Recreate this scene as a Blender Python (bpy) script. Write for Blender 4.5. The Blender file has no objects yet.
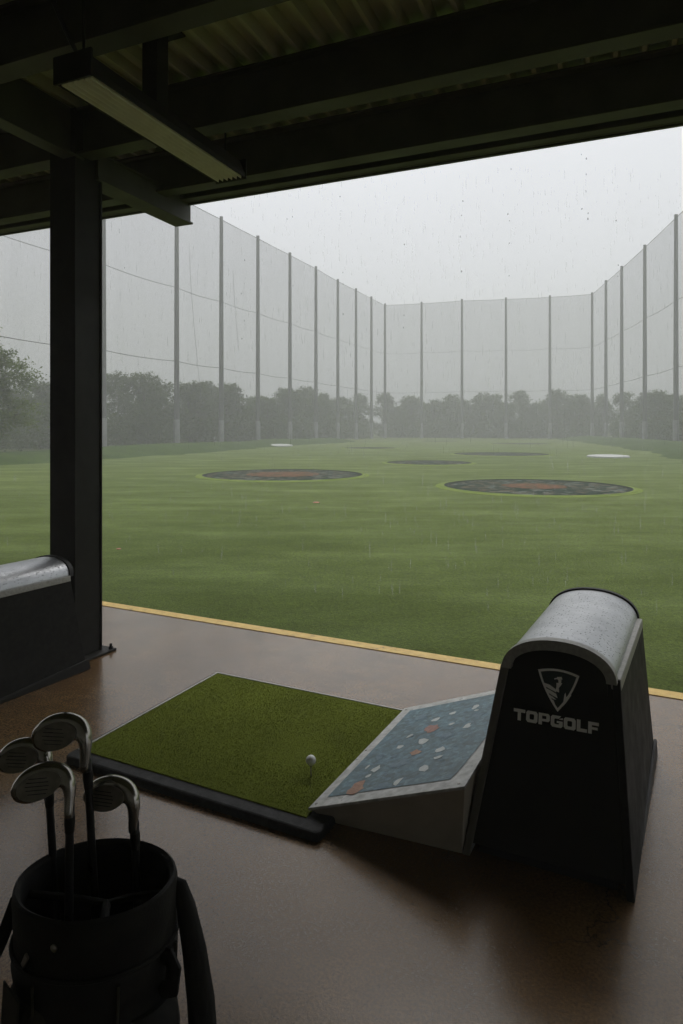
import bpy, bmesh, math, random
from math import sin, cos, pi, radians
from mathutils import Vector, Matrix, noise as mnoise

random.seed(11)
sc = bpy.context.scene
col = sc.collection
ORD = ['first', 'second', 'third', 'fourth', 'fifth', 'sixth', 'seventh', 'eighth', 'ninth', 'tenth', 'eleventh']

# ------------------------------------------------------------------ helpers
class MB:
    """collects polygons of one mesh"""
    def __init__(self):
        self.v, self.f, self.m = [], [], []
    def add(self, vs, fs, m=0):
        o = len(self.v)
        self.v += [tuple(p) for p in vs]
        for f in fs:
            self.f.append(tuple(i + o for i in f)); self.m.append(m)
    def box(self, x0, x1, y0, y1, z0, z1, m=0):
        self.hexa([(x0, y0, z0), (x1, y0, z0), (x1, y1, z0), (x0, y1, z0),
                   (x0, y0, z1), (x1, y0, z1), (x1, y1, z1), (x0, y1, z1)], m)
    def hexa(self, p, m=0):
        self.add(p, [(0, 3, 2, 1), (4, 5, 6, 7), (0, 1, 5, 4), (1, 2, 6, 5), (2, 3, 7, 6), (3, 0, 4, 7)], m)
    def rings(self, rings, m=0, cap0=True, cap1=True, closed=True):
        n = len(rings[0]); vs = [p for r in rings for p in r]; fs = []
        for i in range(len(rings) - 1):
            for k in range(n if closed else n - 1):
                a, b = i * n + k, i * n + (k + 1) % n
                fs.append((a, b, b + n, a + n))
        if cap0: fs.append(tuple(range(n - 1, -1, -1)))
        if cap1: fs.append(tuple((len(rings) - 1) * n + k for k in range(n)))
        self.add(vs, fs, m)
    def tube(self, pts, rad, n=10, m=0, flat=None):
        """swept tube through points; rad is a number or list of radii; flat = (a,b) scale"""
        pts = [Vector(p) for p in pts]; R = []
        up = Vector((0.13, 0.21, 1)).normalized(); last = None
        for i, p in enumerate(pts):
            t = (pts[min(i + 1, len(pts) - 1)] - pts[max(i - 1, 0)]).normalized()
            if last is None:
                a = t.cross(up)
                if a.length < 1e-3: a = t.cross(Vector((1, 0, 0)))
                a.normalize()
            else:
                a = (last - t * last.dot(t)).normalized()
            last = a; b = t.cross(a)
            r = rad[i] if isinstance(rad, (list, tuple)) else rad
            fa, fb = flat if flat else (1, 1)
            R.append([p + a * (r * fa * cos(2 * pi * k / n)) + b * (r * fb * sin(2 * pi * k / n)) for k in range(n)])
        self.rings(R, m)
    def lathe(self, prof, n=32, c=(0, 0, 0), m=0, caps=True):
        R = [[(c[0] + r * cos(2 * pi * k / n), c[1] + r * sin(2 * pi * k / n), c[2] + z) for k in range(n)] for r, z in prof]
        self.rings(R, m, caps, caps)
    def build(self, name, mats, parent=None, loc=(0, 0, 0), rz=0, smooth=False, bevel=0, bseg=2, recalc=True):
        me = bpy.data.meshes.new(name)
        me.from_pydata(self.v, [], self.f)
        if not isinstance(mats, (list, tuple)): mats = [mats]
        for q in mats: me.materials.append(q)
        me.polygons.foreach_set('material_index', self.m)
        if recalc:
            bm = bmesh.new(); bm.from_mesh(me)
            bmesh.ops.recalc_face_normals(bm, faces=bm.faces); bm.to_mesh(me); bm.free()
        if smooth:
            me.polygons.foreach_set('use_smooth', [True] * len(me.polygons))
            try: me.set_sharp_from_angle(angle=radians(40))
            except Exception: pass
        me.update()
        o = bpy.data.objects.new(name, me); col.objects.link(o)
        o.location = loc; o.rotation_euler[2] = rz
        if parent: o.parent = parent
        if bevel:
            b = o.modifiers.new('bevel', 'BEVEL'); b.width = bevel; b.segments = bseg
            b.limit_method = 'ANGLE'; b.angle_limit = radians(35)
        return o

def tag(o, label=None, cat=None, group=None, kind=None):
    if label: o['label'] = label
    if cat: o['category'] = cat
    if group: o['group'] = group
    if kind: o['kind'] = kind
    return o

def empty(name, loc=(0, 0, 0), rz=0, label=None, cat=None, group=None):
    o = bpy.data.objects.new(name, None); col.objects.link(o)
    o.location = loc; o.rotation_euler[2] = rz; o.empty_display_size = 0.2
    return tag(o, label, cat, group)

def copy_tree(o, parent=None):
    c = o.copy(); col.objects.link(c)
    if parent: c.parent = parent
    for ch in list(o.children): copy_tree(ch, c)
    return c

TH = radians(26.0)                 # the bay's edge runs at this angle to the view
CT, ST = cos(TH), sin(TH)
def W(u, v, z=0.0):                # bay coordinates (along the edge, towards the field) to world
    return (u * CT + v * ST, -u * ST + v * CT, z)

# ------------------------------------------------------------------ materials
def new_mat(name):
    m = bpy.data.materials.new(name); m.use_nodes = True
    nt = m.node_tree
    return m, nt, nt.nodes['Principled BSDF']

def N(nt, typ, **kw):
    n = nt.nodes.new(typ)
    for k, v in kw.items():
        if k in n.inputs.keys() if isinstance(k, str) else False:
            n.inputs[k].default_value = v
        else:
            setattr(n, k, v)
    return n

def noise_node(nt, scale, detail=4, rough=0.55, coord='Object', stretch=None):
    tc = nt.nodes.new('ShaderNodeTexCoord')
    src = tc.outputs[coord]
    if stretch:
        mp = nt.nodes.new('ShaderNodeMapping'); mp.inputs['Scale'].default_value = stretch
        nt.links.new(src, mp.inputs['Vector']); src = mp.outputs['Vector']
    n = nt.nodes.new('ShaderNodeTexNoise')
    n.inputs['Scale'].default_value = scale; n.inputs['Detail'].default_value = detail
    n.inputs['Roughness'].default_value = rough
    nt.links.new(src, n.inputs['Vector'])
    return n

def ramp(nt, fac, stops):
    r = nt.nodes.new('ShaderNodeValToRGB')
    e = r.color_ramp.elements
    while len(e) < len(stops): e.new(0.5)
    for i, (p, c) in enumerate(stops):
        e[i].position = p
        e[i].color = (c, c, c, 1) if isinstance(c, (int, float)) else (*c, 1)
    nt.links.new(fac, r.inputs['Fac'])
    return r

def mixc(nt, a, b, fac, mode='MIX'):
    m = nt.nodes.new('ShaderNodeMix'); m.data_type = 'RGBA'; m.blend_type = mode
    for i, s in ((0, fac), (6, a), (7, b)):
        if hasattr(s, 'is_output'): nt.links.new(s, m.inputs[i])
        else: m.inputs[i].default_value = s if i == 0 else (*s, 1)
    return m.outputs[2]

def bump(nt, bsdf, h, strength=0.3, dist=0.01):
    b = nt.nodes.new('ShaderNodeBump'); b.inputs['Strength'].default_value = strength
    b.inputs['Distance'].default_value = dist
    nt.links.new(h, b.inputs['Height']); nt.links.new(b.outputs['Normal'], bsdf.inputs['Normal'])
    return b

def simple(name, c0, c1, scale=20, rough=(0.4, 0.6), metal=0.0, bstr=0.1, bscale=None, bdist=0.002, coord='Object', stretch=None, detail=5, spec=0.5):
    m, nt, b = new_mat(name)
    n = noise_node(nt, scale, detail, coord=coord, stretch=stretch)
    r = ramp(nt, n.outputs['Fac'], [(0.3, c0), (0.7, c1)])
    nt.links.new(r.outputs['Color'], b.inputs['Base Color'])
    n2 = noise_node(nt, scale * 0.37, 3, coord=coord)
    rr = ramp(nt, n2.outputs['Fac'], [(0.3, rough[0]), (0.7, rough[1])])
    nt.links.new(rr.outputs['Color'], b.inputs['Roughness'])
    b.inputs['Metallic'].default_value = metal
    b.inputs['Specular IOR Level'].default_value = spec
    if bstr:
        n3 = noise_node(nt, bscale or scale * 4, 4, coord=coord)
        bump(nt, b, n3.outputs['Fac'], bstr, bdist)
    return m

M = {}
M['steel_black'] = simple('painted_steel', (0.012, 0.012, 0.010), (0.022, 0.021, 0.018), 9, (0.5, 0.7), 0, 0.08, 60, spec=0.18)
M['steel_roof'] = simple('painted_roof_steel', (0.042, 0.044, 0.033), (0.068, 0.070, 0.052), 5, (0.45, 0.7), 0, 0.06, 40, spec=0.35)
M['deck'] = simple('galvanised_deck', (0.32, 0.35, 0.21), (0.50, 0.53, 0.34), 2.2, (0.45, 0.65), 0.0, 0.04, 30, stretch=(3, 0.5, 1))
M['black_plastic'] = simple('black_plastic', (0.010, 0.010, 0.009), (0.017, 0.016, 0.014), 6, (0.5, 0.65), 0, 0.10, 420, 0.001, spec=0.28)
M['black_grain'] = simple('grained_black_plastic', (0.011, 0.011, 0.010), (0.022, 0.021, 0.019), 30, (0.55, 0.75), 0, 0.35, 260, 0.0015, spec=0.15)
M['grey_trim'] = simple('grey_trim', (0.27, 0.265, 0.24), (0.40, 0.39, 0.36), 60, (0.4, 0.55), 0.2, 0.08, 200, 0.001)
M['rubber'] = simple('rubber', (0.016, 0.016, 0.016), (0.034, 0.034, 0.033), 60, (0.6, 0.8), 0, 0.7, 240, 0.003, spec=0.3)
M['ramp_side'] = simple('ramp_side_plastic', (0.34, 0.295, 0.23), (0.44, 0.385, 0.305), 7, (0.45, 0.6), 0, 0.06, 200, 0.001)
M['ramp_border'] = simple('ramp_border', (0.34, 0.34, 0.32), (0.66, 0.66, 0.64), 26, (0.25, 0.5), 0, 0.2, 160, 0.001)
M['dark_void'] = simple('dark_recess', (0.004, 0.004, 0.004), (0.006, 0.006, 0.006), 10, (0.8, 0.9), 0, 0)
M['print_grey'] = simple('printed_grey', (0.90, 0.90, 0.87), (0.95, 0.95, 0.92), 60, (0.5, 0.6), 0, 0)
M['print_teal'] = simple('printed_dark_teal', (0.018, 0.030, 0.033), (0.026, 0.040, 0.043), 40, (0.5, 0.6), 0, 0)
M['white_paint'] = simple('white_board', (0.36, 0.37, 0.34), (0.46, 0.47, 0.44), 3, (0.4, 0.6), 0, 0.1)
M['orange'] = simple('orange_paint', (0.34, 0.10, 0.05), (0.42, 0.14, 0.08), 8, (0.4, 0.6), 0, 0.05)
M['red_print'] = simple('red_print', (0.24, 0.10, 0.08), (0.40, 0.20, 0.15), 60, (0.3, 0.5), 0, 0.1)
M['orange_print'] = simple('orange_print', (0.28, 0.12, 0.07), (0.44, 0.24, 0.14), 60, (0.3, 0.5), 0, 0.1)
M['white_print'] = simple('white_print', (0.46, 0.50, 0.49), (0.62, 0.65, 0.64), 50, (0.3, 0.5), 0, 0.1)
M['blue_print'] = simple('blue_print', (0.085, 0.15, 0.20), (0.15, 0.23, 0.29), 90, (0.3, 0.5), 0, 0.1)
M['wood_tee'] = simple('tee_wood', (0.30, 0.28, 0.22), (0.42, 0.40, 0.33), 80, (0.5, 0.6), 0, 0)
M['club_head'] = simple('club_steel', (0.26, 0.25, 0.22), (0.38, 0.365, 0.33), 20, (0.12, 0.24), 0.9, 0.04, 150, 0.0005)
M['club_face'] = simple('club_face_steel', (0.17, 0.155, 0.125), (0.27, 0.245, 0.20), 60, (0.35, 0.5), 0.25, 0.1, 300, 0.0005)
M['club_dark'] = simple('club_black', (0.010, 0.010, 0.010), (0.018, 0.017, 0.016), 30, (0.25, 0.4), 0.0, 0)
M['bag_cloth'] = simple('bag_nylon', (0.012, 0.012, 0.011), (0.022, 0.021, 0.018), 25, (0.6, 0.8), 0, 0.5, 500, 0.001, spec=0.3)
M['bag_panel'] = simple('bag_olive_nylon', (0.026, 0.025, 0.016), (0.040, 0.038, 0.025), 25, (0.6, 0.8), 0, 0.5, 500, 0.001, spec=0.3)
M['bag_rim'] = simple('bag_collar', (0.011, 0.0105, 0.009), (0.021, 0.020, 0.017), 25, (0.6, 0.8), 0, 0.6, 260, 0.0015, spec=0.25)
M['metal_bit'] = simple('buckle_metal', (0.30, 0.29, 0.27), (0.45, 0.43, 0.40), 30, (0.3, 0.45), 1.0, 0)
M['reflector'] = simple('lamp_reflector', (0.66, 0.65, 0.55), (0.80, 0.79, 0.69), 10, (0.4, 0.55), 0.1, 0)
M['pole'] = simple('galvanised_pole', (0.050, 0.052, 0.052), (0.085, 0.088, 0.088), 1.5, (0.5, 0.7), 0.0, 0.05)
M['pole_base'] = simple('pole_sleeve', (0.12, 0.125, 0.125), (0.20, 0.205, 0.205), 1.5, (0.5, 0.7), 0.0, 0.05)
M['rope'] = simple('net_rope', (0.05, 0.052, 0.052), (0.08, 0.082, 0.082), 5, (0.7, 0.8), 0, 0)
M['bark'] = simple('bark', (0.035, 0.028, 0.021), (0.075, 0.062, 0.048), 8, (0.8, 0.95), 0, 0.6, 20, 0.02, stretch=(4, 4, 1))

# wet bay floor
def make_floor():
    m, nt, b = new_mat('wet_concrete')
    big = noise_node(nt, 0.8, 4); mid = noise_node(nt, 5, 6, 0.65); fine = noise_node(nt, 95, 5, 0.7); grit = noise_node(nt, 260, 3, 0.7)
    c1 = ramp(nt, big.outputs['Fac'], [(0.3, (0.105, 0.050, 0.014)), (0.52, (0.185, 0.106, 0.042)), (0.75, (0.265, 0.176, 0.085))])
    c2 = ramp(nt, mid.outputs['Fac'], [(0.25, (0.50, 0.46, 0.42)), (0.75, (1.05, 1.03, 1.0))])
    c = mixc(nt, c1.outputs['Color'], c2.outputs['Color'], 0.7, 'MULTIPLY')
    c3 = ramp(nt, fine.outputs['Fac'], [(0.36, 0.30), (0.64, 1.30)])
    c = mixc(nt, c, c3.outputs['Color'], 0.8, 'MULTIPLY')
    # hairline cracks and dark stains
    tc = nt.nodes.new('ShaderNodeTexCoord'); wn = noise_node(nt, 1.7, 5, 0.7); va = nt.nodes.new('ShaderNodeVectorMath'); va.operation = 'MULTIPLY_ADD'
    va.inputs[1].default_value = (.55, .55, .55); nt.links.new(wn.outputs['Color'], va.inputs[0]); nt.links.new(tc.outputs['Object'], va.inputs[2])
    vc = nt.nodes.new('ShaderNodeTexVoronoi'); vc.feature = 'DISTANCE_TO_EDGE'; vc.inputs['Scale'].default_value = .75; nt.links.new(va.outputs[0], vc.inputs['Vector'])
    ck = ramp(nt, vc.outputs['Distance'], [(0.0, 0.35), (0.0055, 1.0)])
    km = ramp(nt, big.outputs['Fac'], [(0.44, 0.0), (0.52, 1.0)])
    c = mixc(nt, c, mixc(nt, c, ck.outputs['Color'], 1.0, 'MULTIPLY'), km.outputs['Color'])
    st = noise_node(nt, 2.6, 5, 0.7); sr = ramp(nt, st.outputs['Fac'], [(0.32, 0.55), (0.5, 1.0)])
    c = mixc(nt, c, sr.outputs['Color'], 0.9, 'MULTIPLY')
    nt.links.new(c, b.inputs['Base Color'])
    r = ramp(nt, mid.outputs['Fac'], [(0.30, 0.08), (0.68, 0.26)])
    nt.links.new(r.outputs['Color'], b.inputs['Roughness'])
    b.inputs['Specular IOR Level'].default_value = 0.38; b.inputs['Specular Tint'].default_value = (1.0, .76, .50, 1)
    a = nt.nodes.new('ShaderNodeMath'); a.operation = 'MULTIPLY_ADD'; a.inputs[1].default_value = 0.5
    nt.links.new(grit.outputs['Fac'], a.inputs[0]); nt.links.new(fine.outputs['Fac'], a.inputs[2])
    bump(nt, b, a.outputs[0], 0.45, 0.0030)
    b.inputs['Coat Weight'].default_value = 1.0; b.inputs['Coat IOR'].default_value = 1.32
    cr = ramp(nt, mid.outputs['Fac'], [(0.42, 0.015), (0.62, 0.11)]); nt.links.new(cr.outputs['Color'], b.inputs['Coat Roughness'])
    cb = nt.nodes.new('ShaderNodeBump'); cb.inputs['Strength'].default_value = 0.10; cb.inputs['Distance'].default_value = 0.004
    lump = noise_node(nt, 42, 8, 0.85); nt.links.new(lump.outputs['Fac'], cb.inputs['Height']); nt.links.new(cb.outputs['Normal'], b.inputs['Coat Normal'])
    return m
M['floor'] = make_floor()

def make_yellow():
    m, nt, b = new_mat('yellow_line_paint')
    n = noise_node(nt, 14, 6, 0.7)
    c = ramp(nt, n.outputs['Fac'], [(0.30, (0.24, 0.17, 0.08)), (0.42, (0.60, 0.38, 0.07)), (0.7, (0.74, 0.52, 0.13))])
    nt.links.new(c.outputs['Color'], b.inputs['Base Color']); b.inputs['Roughness'].default_value = 0.35
    f = noise_node(nt, 120, 4); bump(nt, b, f.outputs['Fac'], 0.4, 0.003)
    return m
M['yellow'] = make_yellow()

def make_field():
    m, nt, b = new_mat('wet_field_turf')
    big = noise_node(nt, 0.055, 5, 0.6); streak = noise_node(nt, 0.62, 6, 0.62, stretch=(0.55, 1.5, 1))
    mid = noise_node(nt, 2.2, 6, 0.7); fine = noise_node(nt, 46, 4, 0.75)
    c1 = ramp(nt, big.outputs['Fac'], [(0.3, (0.086, 0.128, 0.017)), (0.7, (0.124, 0.165, 0.025))])
    c2 = ramp(nt, streak.outputs['Fac'], [(0.35, 0.80), (0.56, 1.0), (0.64, 1.18), (0.74, 1.5)])  # the pale end puts puddle sheen into the turf colour
    c = mixc(nt, c1.outputs['Color'], c2.outputs['Color'], 1.0, 'MULTIPLY')
    c3 = ramp(nt, mid.outputs['Fac'], [(0.3, 0.85), (0.7, 1.12)])
    c = mixc(nt, c, c3.outputs['Color'], 1.0, 'MULTIPLY')
    c4 = ramp(nt, fine.outputs['Fac'], [(0.32, 0.40), (0.68, 1.5)])
    c = mixc(nt, c, c4.outputs['Color'], 0.85, 'MULTIPLY')
    nt.links.new(c, b.inputs['Base Color'])
    r = ramp(nt, streak.outputs['Fac'], [(0.4, 0.75), (0.75, 0.5)])
    nt.links.new(r.outputs['Color'], b.inputs['Roughness'])
    b.inputs['Specular IOR Level'].default_value = 0.12
    bump(nt, b, fine.outputs['Fac'], 0.8, 0.03)
    return m
M['field'] = make_field()

def make_mat_turf():
    m, nt, b = new_mat('mat_turf')
    row = noise_node(nt, 60, 3, 0.6, stretch=(6, 0.6, 1)); fine = noise_node(nt, 330, 4, 0.75); big = noise_node(nt, 3.5, 4)
    c1 = ramp(nt, fine.outputs['Fac'], [(0.3, (0.075, 0.104, 0.012)), (0.7, (0.270, 0.315, 0.046))])
    c2 = ramp(nt, row.outputs['Fac'], [(0.3, 0.7), (0.7, 1.15)])
    c = mixc(nt, c1.outputs['Color'], c2.outputs['Color'], 0.8, 'MULTIPLY')
    c3 = ramp(nt, big.outputs['Fac'], [(0.3, 0.82), (0.7, 1.1)])
    c = mixc(nt, c, c3.outputs['Color'], 0.9, 'MULTIPLY')
    nt.links.new(c, b.inputs['Base Color']); b.inputs['Roughness'].default_value = 0.85
    b.inputs['Specular IOR Level'].default_value = 0.05
    bump(nt, b, fine.outputs['Fac'], 0.9, 0.006)
    return m
M['turf'] = make_mat_turf()

def make_hood():
    m, nt, b = new_mat('wet_brushed_metal')
    n = noise_node(nt, 8, 5, stretch=(1, 1, 1)); br = noise_node(nt, 160, 3, stretch=(0.05, 1, 0.3))
    c = ramp(nt, n.outputs['Fac'], [(0.3, (0.36, 0.37, 0.38)), (0.7, (0.48, 0.49, 0.50))])
    nt.links.new(c.outputs['Color'], b.inputs['Base Color'])
    b.inputs['Metallic'].default_value = 0.9
    r = ramp(nt, br.outputs['Fac'], [(0.3, 0.34), (0.7, 0.50)]); nt.links.new(r.outputs['Color'], b.inputs['Roughness'])
    # beads of rain on the sheet
    tc = nt.nodes.new('ShaderNodeTexCoord'); v = nt.nodes.new('ShaderNodeTexVoronoi'); v.inputs['Scale'].default_value = 75
    nt.links.new(tc.outputs['Object'], v.inputs['Vector'])
    rr = ramp(nt, v.outputs['Distance'], [(0.14, 1.0), (0.30, 0.0)])
    pick = nt.nodes.new('ShaderNodeSeparateColor'); nt.links.new(v.outputs['Color'], pick.inputs[0])
    pr = ramp(nt, pick.outputs[0], [(0.40, 0.0), (0.45, 1.0)])
    mul = nt.nodes.new('ShaderNodeMath'); mul.operation = 'MULTIPLY'
    nt.links.new(rr.outputs['Color'], mul.inputs[0]); nt.links.new(pr.outputs['Color'], mul.inputs[1])
    bump(nt, b, mul.outputs[0], 1.0, 0.008)
    return m
M['hood'] = make_hood()

def make_graphic():
    m, nt, b = new_mat('printed_teal_map')
    n = noise_node(nt, 42, 5, 0.7); n2 = noise_node(nt, 9, 4)
    c1 = ramp(nt, n.outputs['Fac'], [(0.28, (0.045, 0.090, 0.105)), (0.5, (0.095, 0.160, 0.180)), (0.75, (0.19, 0.28, 0.30))])
    c2 = ramp(nt, n2.outputs['Fac'], [(0.3, 0.75), (0.7, 1.15)])
    tcv = nt.nodes.new('ShaderNodeTexCoord'); vo = nt.nodes.new('ShaderNodeTexVoronoi'); vo.inputs['Scale'].default_value = 46; nt.links.new(tcv.outputs['Object'], vo.inputs['Vector'])
    sp = nt.nodes.new('ShaderNodeSeparateColor'); nt.links.new(vo.outputs['Color'], sp.inputs[0])
    cv = ramp(nt, sp.outputs[0], [(0.0, (.45, .54, .60)), (.5, (.80, .98, 1.08)), (.85, (.9, 1.15, 1.45)), (1.0, (1.5, 1.6, 1.7))])
    c1 = type('o', (), {'outputs': {'Color': mixc(nt, c1.outputs['Color'], cv.outputs['Color'], .8, 'MULTIPLY')}})
    c = mixc(nt, c1.outputs['Color'], c2.outputs['Color'], 1, 'MULTIPLY')
    nt.links.new(c, b.inputs['Base Color']); b.inputs['Roughness'].default_value = 0.35
    f = noise_node(nt, 130, 3); bump(nt, b, f.outputs['Fac'], 0.25, 0.002)
    return m
M['graphic'] = make_graphic()

def make_target():
    m, nt, b = new_mat('target_netting')
    tc = nt.nodes.new('ShaderNodeTexCoord'); v = nt.nodes.new('ShaderNodeTexVoronoi'); v.inputs['Scale'].default_value = 5.5
    nt.links.new(tc.outputs['Object'], v.inputs['Vector'])
    s = nt.nodes.new('ShaderNodeSeparateColor'); nt.links.new(v.outputs['Color'], s.inputs[0])
    c = ramp(nt, s.outputs[0], [(0.0, (0.012, 0.026, 0.018)), (0.40, (0.022, 0.042, 0.026)), (0.6, (0.055, 0.060, 0.040)), (0.8, (0.10, 0.085, 0.05)), (1.0, (0.14, 0.17, 0.145))])
    n = noise_node(nt, 18, 4, 0.7); c2 = ramp(nt, n.outputs['Fac'], [(0.3, 0.5), (0.7, 1.3)])
    nt.links.new(mixc(nt, c.outputs['Color'], c2.outputs['Color'], 1, 'MULTIPLY'), b.inputs['Base Color'])
    b.inputs['Roughness'].default_value = 0.9; b.inputs['Specular IOR Level'].default_value = 0.1
    return m
M['target'] = make_target()
M['target_orange'] = simple('target_orange', (0.040, 0.052, 0.026), (0.20, 0.085, 0.045), 5.5, (0.8, 0.9), 0, 0, spec=0.1)
M['target_rim'] = simple('target_rim', (0.12, 0.170, 0.027), (0.17, 0.220, 0.036), 3, (0.7, 0.8), 0, 0, spec=0.1)
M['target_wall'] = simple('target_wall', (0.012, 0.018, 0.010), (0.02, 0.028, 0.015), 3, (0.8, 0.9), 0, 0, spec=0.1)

def make_net():
    m, nt, b = new_mat('golf_netting')
    nt.nodes.remove(b); out = nt.nodes['Material Output']
    d = nt.nodes.new('ShaderNodeBsdfDiffuse'); d.inputs['Color'].default_value = (0.045, 0.048, 0.05, 1)
    t = nt.nodes.new('ShaderNodeBsdfTransparent'); mx = nt.nodes.new('ShaderNodeMixShader')
    n = noise_node(nt, 0.5, 5, 0.6, stretch=(1.6, 1.6, 0.25)); r = ramp(nt, n.outputs['Fac'], [(0.3, 0.34), (0.7, 0.38)])
    f = noise_node(nt, 5, 3, 0.6); r2 = ramp(nt, f.outputs['Fac'], [(0.3, 0.94), (0.7, 1.07)])
    mu = nt.nodes.new('ShaderNodeMath'); mu.operation = 'MULTIPLY'
    nt.links.new(r.outputs['Color'], mu.inputs[0]); nt.links.new(r2.outputs['Color'], mu.inputs[1])
    nt.links.new(mu.outputs[0], mx.inputs[0]); nt.links.new(t.outputs[0], mx.inputs[1]); nt.links.new(d.outputs[0], mx.inputs[2])
    nt.links.new(mx.outputs[0], out.inputs['Surface'])
    return m
M['net'] = make_net()

def make_leaf(name, a, bcol, c, spec=0.18):
    m, nt, b = new_mat(name)
    n = noise_node(nt, 0.9, 4, 0.6); f = noise_node(nt, 7, 2)
    c1 = ramp(nt, n.outputs['Fac'], [(0.25, a), (0.5, bcol), (0.75, c)])
    c2 = ramp(nt, f.outputs['Fac'], [(0.3, 0.8), (0.7, 1.15)])
    nt.links.new(mixc(nt, c1.outputs['Color'], c2.outputs['Color'], 1, 'MULTIPLY'), b.inputs['Base Color'])
    b.inputs['Roughness'].default_value = 0.65; b.inputs['Specular IOR Level'].default_value = spec
    if 'lea' in name:
        tl = nt.nodes.new('ShaderNodeBsdfTranslucent'); mx = nt.nodes.new('ShaderNodeMixShader'); mx.inputs[0].default_value = .38
        nt.links.new(b.inputs['Base Color'].links[0].from_socket, tl.inputs['Color'])
        nt.links.new(b.outputs[0], mx.inputs[1]); nt.links.new(tl.outputs[0], mx.inputs[2]); nt.links.new(mx.outputs[0], nt.nodes['Material Output'].inputs['Surface'])
    return m
M['leaf'] = make_leaf('leaves', (0.040, 0.075, 0.004), (0.066, 0.112, 0.007), (0.098, 0.150, 0.013))
M['leaf_near'] = make_leaf('near_leaves', (0.034, 0.064, 0.003), (0.080, 0.125, 0.006), (0.150, 0.200, 0.014))
M['rough_grass'] = make_leaf('rough_grass', (0.030, 0.056, 0.008), (0.042, 0.074, 0.011), (0.058, 0.094, 0.016), 0.03)

def make_rain():
    m, nt, b = new_mat('rain_water')
    nt.nodes.remove(b); out = nt.nodes['Material Output']
    d = nt.nodes.new('ShaderNodeBsdfTranslucent'); d.inputs['Color'].default_value = (0.85, 0.87, 0.88, 1)
    t = nt.nodes.new('ShaderNodeBsdfTransparent'); mx = nt.nodes.new('ShaderNodeMixShader'); mx.inputs[0].default_value = 0.15
    nt.links.new(t.outputs[0], mx.inputs[1]); nt.links.new(d.outputs[0], mx.inputs[2]); nt.links.new(mx.outputs[0], out.inputs['Surface'])
    return m
M['rain'] = make_rain()
def make_drip():
    m, nt, b = new_mat('drip_water')
    b.inputs['Base Color'].default_value = (0.5, 0.52, 0.52, 1); b.inputs['Roughness'].default_value = 0.05
    b.inputs['Transmission Weight'].default_value = 1.0; b.inputs['IOR'].default_value = 1.33
    return m
M['drip'] = make_drip()

def make_mist():
    m = bpy.data.materials.new('rain_mist'); m.use_nodes = True
    nt = m.node_tree; nt.nodes.remove(nt.nodes['Principled BSDF']); out = nt.nodes['Material Output']
    s = nt.nodes.new('ShaderNodeVolumeScatter'); s.inputs['Density'].default_value = MIST
    s.inputs['Color'].default_value = (0.975, 0.985, 0.965, 1); s.inputs['Anisotropy'].default_value = 0.0
    nt.links.new(s.outputs[0], out.inputs['Volume'])
    return m
MIST = 0.0060

# ------------------------------------------------------------------ setting: field, berms, floor
b = MB()
def field_pts():
    # one sheet starting under the bay's front edge, reaching the horizon
    vs = [W(-700, 4.40, -0.03), W(700, 4.40, -0.03), W(700, 900, -0.03), W(-700, 900, -0.03)]
    b.add(vs, [(0, 1, 2, 3)])
field_pts()
tag(b.build('field', M['field']), kind='structure')
b = MB(); b.add([W(-700, -900, -0.20), W(700, -900, -0.20), W(700, 4.39, -0.20), W(-700, 4.39, -0.20)], [(0, 1, 2, 3)])
tag(b.build('ground', M['floor']), kind='structure')

b = MB(); b.box(-14, 14, -4, 4.43, -0.16, 0)
tag(b.build('bay_floor', M['floor'], rz=-TH, bevel=0.006), kind='structure')
b = MB(); b.box(-14, 14, 4.315, 4.42, 0.0005, 0.004)
tag(b.build('floor_marking', M['yellow'], rz=-TH), kind='structure')

def berm(name, path, width, h, seed):
    """a low grassy bank along a path, with a ragged skin of grass tufts"""
    rnd = random.Random(seed); mb = MB(); rows = []
    pts = []
    for (a, c) in zip(path[:-1], path[1:]):
        L = math.dist(a, c); n = max(2, int(L / 1.2))
        for i in range(n): t = i / n; pts.append((a[0] + (c[0] - a[0]) * t, a[1] + (c[1] - a[1]) * t))
    pts.append(path[-1])
    K = 9
    for i, p in enumerate(pts):
        q0, q1 = pts[max(0, i - 1)], pts[min(len(pts) - 1, i + 1)]
        d = Vector((q1[0] - q0[0], q1[1] - q0[1])).normalized(); nx, ny = -d.y, d.x
        ww = width * (0.85 + 0.3 * rnd.random()); hh = h * (0.75 + 0.45 * mnoise.noise(Vector((p[0] * .13, p[1] * .13, seed))) + 0.2)
        rows.append([(p[0] + nx * ww * (k / (K - 1) - .5), p[1] + ny * ww * (k / (K - 1) - .5),
                      -0.05 + hh * max(0, sin(pi * k / (K - 1))) ** 0.8) for k in range(K)])
    n = K; vs = [p for r in rows for p in r]
    fs = [(i * n + k, i * n + k + 1, (i + 1) * n + k + 1, (i + 1) * n + k) for i in range(len(rows) - 1) for k in range(n - 1)]
    mb.add(vs, fs)
    return tag(mb.build(name, M['rough_grass'], smooth=True), kind='structure')
berm('terrain', [(-40, 26), (-27, 27), (-17.5, 31), (-13.6, 41), (-10.3, 54), (-6.4, 66), (-2.0, 77)], 7.5, 0.50, 3)
berm('terrain', [(19.0, 24), (24.5, 42), (29.5, 62), (32.5, 78), (34.0, 90)], 8.5, 0.55, 5)

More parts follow.
